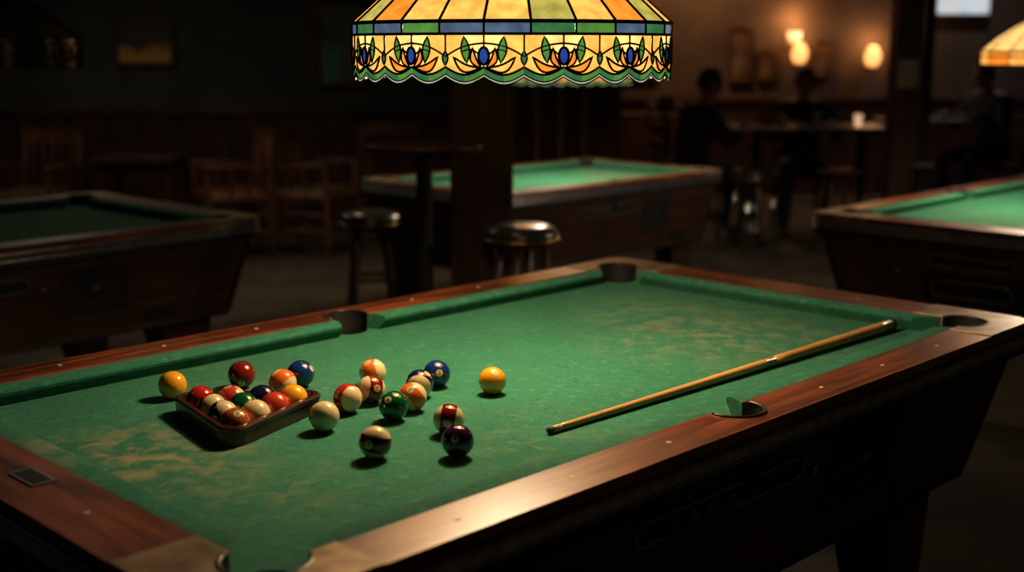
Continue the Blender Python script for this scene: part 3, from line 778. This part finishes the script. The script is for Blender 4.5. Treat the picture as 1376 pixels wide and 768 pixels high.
def person(loc,rz,shirt,seat=.5,hand_z=.93,name='seated_man',look=(0,0),lean=.10):
    e=empty(name,(loc[0],loc[1],0),rz)
    s=seat
    V=[(0,0,s+.09),(0,.01,s+.20),(0,lean*.5,s+.36),(0,lean*.8,s+.50),(0,lean+.01,s+.60),(0,lean+.04,s+.67)]
    r=[(.165,.135),(.155,.135),(.17,.145),(.175,.13),(.07,.07),(.055,.055)]
    E=[(0,1),(1,2),(2,3),(3,4),(4,5)]
    for sx in (1,-1):
        k=len(V)
        V+=[(sx*.18,lean*.85,s+.53),(sx*.245,lean+.06,s+.38),(sx*.27,lean+.12,s+.29),(sx*.20,lean+.24,hand_z-.01),(sx*.14,lean+.33,hand_z)]
        r+=[.078,.062,.052,.038,.026]; E+=[(3,k),(k,k+1),(k+1,k+2),(k+2,k+3),(k+3,k+4)]
        k=len(V)
        V+=[(sx*.10,.03,s+.08),(sx*.13,.22,s+.085),(sx*.15,.42,s+.05),(sx*.15,.41,(s)*.5),(sx*.15,.38,.09),(sx*.155,.44,.045),(sx*.16,.56,.035)]
        r+=[.095,.085,.065,.055,.042,.042,.035]; E+=[(0,k)]+[(k+i,k+i+1) for i in range(6)]
    def mf(c):
        if c.z<.10: return 2
        if c.z<s+.17 and not (c.z>s+.14 and abs(c.x)>.17 and c.y<.1): return 1
        if c.y>lean+.27 and c.z>hand_z-.06: return 3
        if c.z>s+.60: return 3
        return 0
    skin_obj('body',V,E,r,None,e,2,mf,[shirt,'jeans','shoe','skin'])
    for sx in (1,-1):
        w0=Vector((sx*.135,lean+.34,hand_z))
        dirv=Vector((-sx*.35,.9,-.05)).normalized(); side=Vector((-dirv.y,dirv.x,0))*(-1)
        inner=side*(-1 if sx>0 else 1)
        skin_obj('palm',[tuple(w0),tuple(w0+dirv*.045),tuple(w0+dirv*.075)],[(0,1),(1,2)],[(.026,.016),(.036,.015),(.036,.014)],'skin',e,2)
        for f,(off,ln) in enumerate(((-.030,.060),(-.010,.072),(.010,.068),(.028,.052))):
            a=w0+dirv*.072+side*off; m1=a+dirv*ln*.45+Vector((0,0,.006)); m2=a+dirv*ln*.8+Vector((0,0,-.004)); m3=a+dirv*ln+Vector((0,0,-.016))
            skin_obj('finger_%d'%(f+1),[tuple(a),tuple(m1),tuple(m2),tuple(m3)],[(0,1),(1,2),(2,3)],[.009,.0085,.008,.007],'skin',e,1)
        a=w0+dirv*.025+inner*.025; skin_obj('thumb',[tuple(a),tuple(a+inner*.022+dirv*.025),tuple(a+inner*.026+dirv*.052)],[(0,1),(1,2)],[.012,.010,.008],'skin',e,1)
    hb=MB(); nu,nv=28,20; vs=[];fs=[]
    for k in range(nv+1):
        for i in range(nu):
            t=2*pi*i/nu; a=pi*k/nv; rr=max(1e-4,math.sin(a)); x=math.cos(t)*rr; y=math.sin(t)*rr; z=-math.cos(a)
            w=1-.25*max(0,-z)**1.5
            X=x*.076*w; Y=y*.095*(1-.12*max(0,-z)); Z=z*.118
            if y>0:
                Y+=.018*math.exp(-((x/.16)**2+((z+.08)/.20)**2))
                Y-=.008*math.exp(-(((abs(x)-.38)/.16)**2+((z-.08)/.12)**2))
                Y+=.006*math.exp(-((x/.3)**2+((z+.48)/.07)**2))-.004*math.exp(-((x/.3)**2+((z+.42)/.03)**2))
                Y+=.008*math.exp(-((x/.25)**2+((z+.85)/.15)**2))
            vs.append((X,Y,Z))
    for k in range(nv):
        for i in range(nu):
            j=(i+1)%nu; fs.append((k*nu+i,k*nu+j,(k+1)*nu+j,(k+1)*nu+i))
    hb.add(vs,fs,'skin',True)
    for sx in (1,-1):
        hb.sphere((sx*.030,.078,.012),(.012,.010,.009),'paper',12,8); hb.sphere((sx*.030,.0865,.012),(.005,.004,.005),'hair',10,6)
        hb.sphere((sx*.078,-.005,0),(.010,.020,.030),'skin',12,8); hb.tube([(sx*.045,.083,.03),(sx*.03,.091,.034),(sx*.015,.088,.031)],.004,'hair',6)
    hb.tube([(-.022,.094,-.052),(0,.099,-.053),(.022,.094,-.052)],.003,'redvinyl',6)
    vs=[];fs=[]; nn=28; kk=10
    for k in range(kk+1):
        for i in range(nn):
            t=2*pi*i/nn; f=math.sin(t)
            lim=1.95 if f<0 else 1.95-1.05*f
            a=lim*k/kk; rr=max(1e-4,math.sin(a)); vs.append((math.cos(t)*rr*.084,math.sin(t)*rr*.103-.004,math.cos(a)*.127+.002))
    for k in range(kk):
        for i in range(nn):
            j=(i+1)%nn; fs.append((k*nn+i,(k+1)*nn+i,(k+1)*nn+j,k*nn+j))
    hb.add(vs,fs,'hair',True)
    ho=hb.obj('head',(0,lean+.06,s+.745),0,e); ho.rotation_euler=(look[0],0,look[1])
    return e
person((1.36,9.55),math.radians(-75),'shirt1',.46,.90,'seated_man',(-.2,-.1))
person((2.34,10.12),math.radians(175),'shirt2',.46,.90,'seated_man',(-.15,.1))
person((4.1,10.6),math.radians(115),'shirt3',.50,.93,'seated_man',(-.1,.1))
def simple_chair(loc,rz,sh=.45):
    b=MB()
    for sx in (1,-1):
        b.tube([(sx*.18,.18,0),(sx*.17,.17,sh)],.014,'dwood',8); b.tube([(sx*.18,-.2,0),(sx*.17,-.17,sh),(sx*.17,-.24,.92)],.014,'dwood',8)
        b.tube([(sx*.175,-.185,.2),(sx*.175,.175,.2)],.009,'dwood',8)
    b.prism(rrect(.20,.20,.03,4),sh-.03,sh,'dwood')
    for z in (.62,.74,.87): b.box((0,-.2-.07*(z-sh)/.47-.01,z),(.34,.016,.06),'dwood')
    b.tube([(-.175,.175,.25),(.175,.175,.25)],.009,'dwood',8)
    return b.obj('wooden_chair',(loc[0],loc[1],0),rz,bevel=.002)
simple_chair((1.36,9.55),math.radians(-75),.455); simple_chair((2.34,10.12),math.radians(175),.455); simple_chair((4.1,10.6),math.radians(115),.495)
b=MB(); b.prism(rrect(.35,.30,.04),.86,.89,'dwood'); b.lathe([(.035,.04),(.035,.86)],'black',16); b.lathe([(.0001,0),(.22,0),(.22,.015),(.05,.05)],'black',24)
b.obj('bar_table',(3.45,10.45,0),bevel=.003)

# ------------------------------------------------------------------ added ceiling fill spots and world
def fill_can(x,y,p,col=(1,.72,.42),ang=120):  # unseen spots added as fill for cabinet, chairs, walls and pillar
    b=MB(); b.lathe([(.07,-.10),(.075,-.10),(.075,0),(.0001,0)],'black',20); o=b.obj('added_fill_can',(x,y,2.9))
    l=D.lights.new('added_fill_spot','SPOT'); l.energy=p; l.color=col; l.spot_size=math.radians(ang); l.spot_blend=.9; l.shadow_soft_size=.05
    lo=D.objects.new('added_fill_spot',l); sc.collection.objects.link(lo); lo.parent=o; lo.location=(0,0,-.11)
fill_can(-1.5,7.4,40); fill_can(1.9,7.5,14); fill_can(-3.0,7.9,30,(1,.88,.70),165); fill_can(-2.5,2.3,15,(.85,.9,1),100)
fill_can(2.1,1.0,24,(1,.72,.45),105); fill_can(3.6,3.2,11,(1,.75,.5),110); fill_can(-.5,4.2,14,(1,.68,.40),110); fill_can(1.8,12.0,60,(1,.62,.32),150); fill_can(4.4,11.6,24,(.85,.85,1),150)
w=D.worlds.new('dim_room'); sc.world=w; w.use_nodes=True
bg=w.node_tree.nodes['Background']; bg.inputs[0].default_value=(.55,.6,.7,1); bg.inputs[1].default_value=.01

# ------------------------------------------------------------------ camera
cam=D.cameras.new('camera'); co=D.objects.new('camera',cam); sc.collection.objects.link(co); sc.camera=co
co.location=(0,0,1.48); co.rotation_euler=(math.radians(90-10.9),0,0)
cam.sensor_width=36; cam.lens=1666/1376*36
cam.dof.use_dof=True; cam.dof.focus_distance=2.4; cam.dof.aperture_fstop=2.0; cam.clip_end=60
sc.view_settings.view_transform='Standard'
sc.view_settings.exposure=0
sc.view_settings.gamma=.92
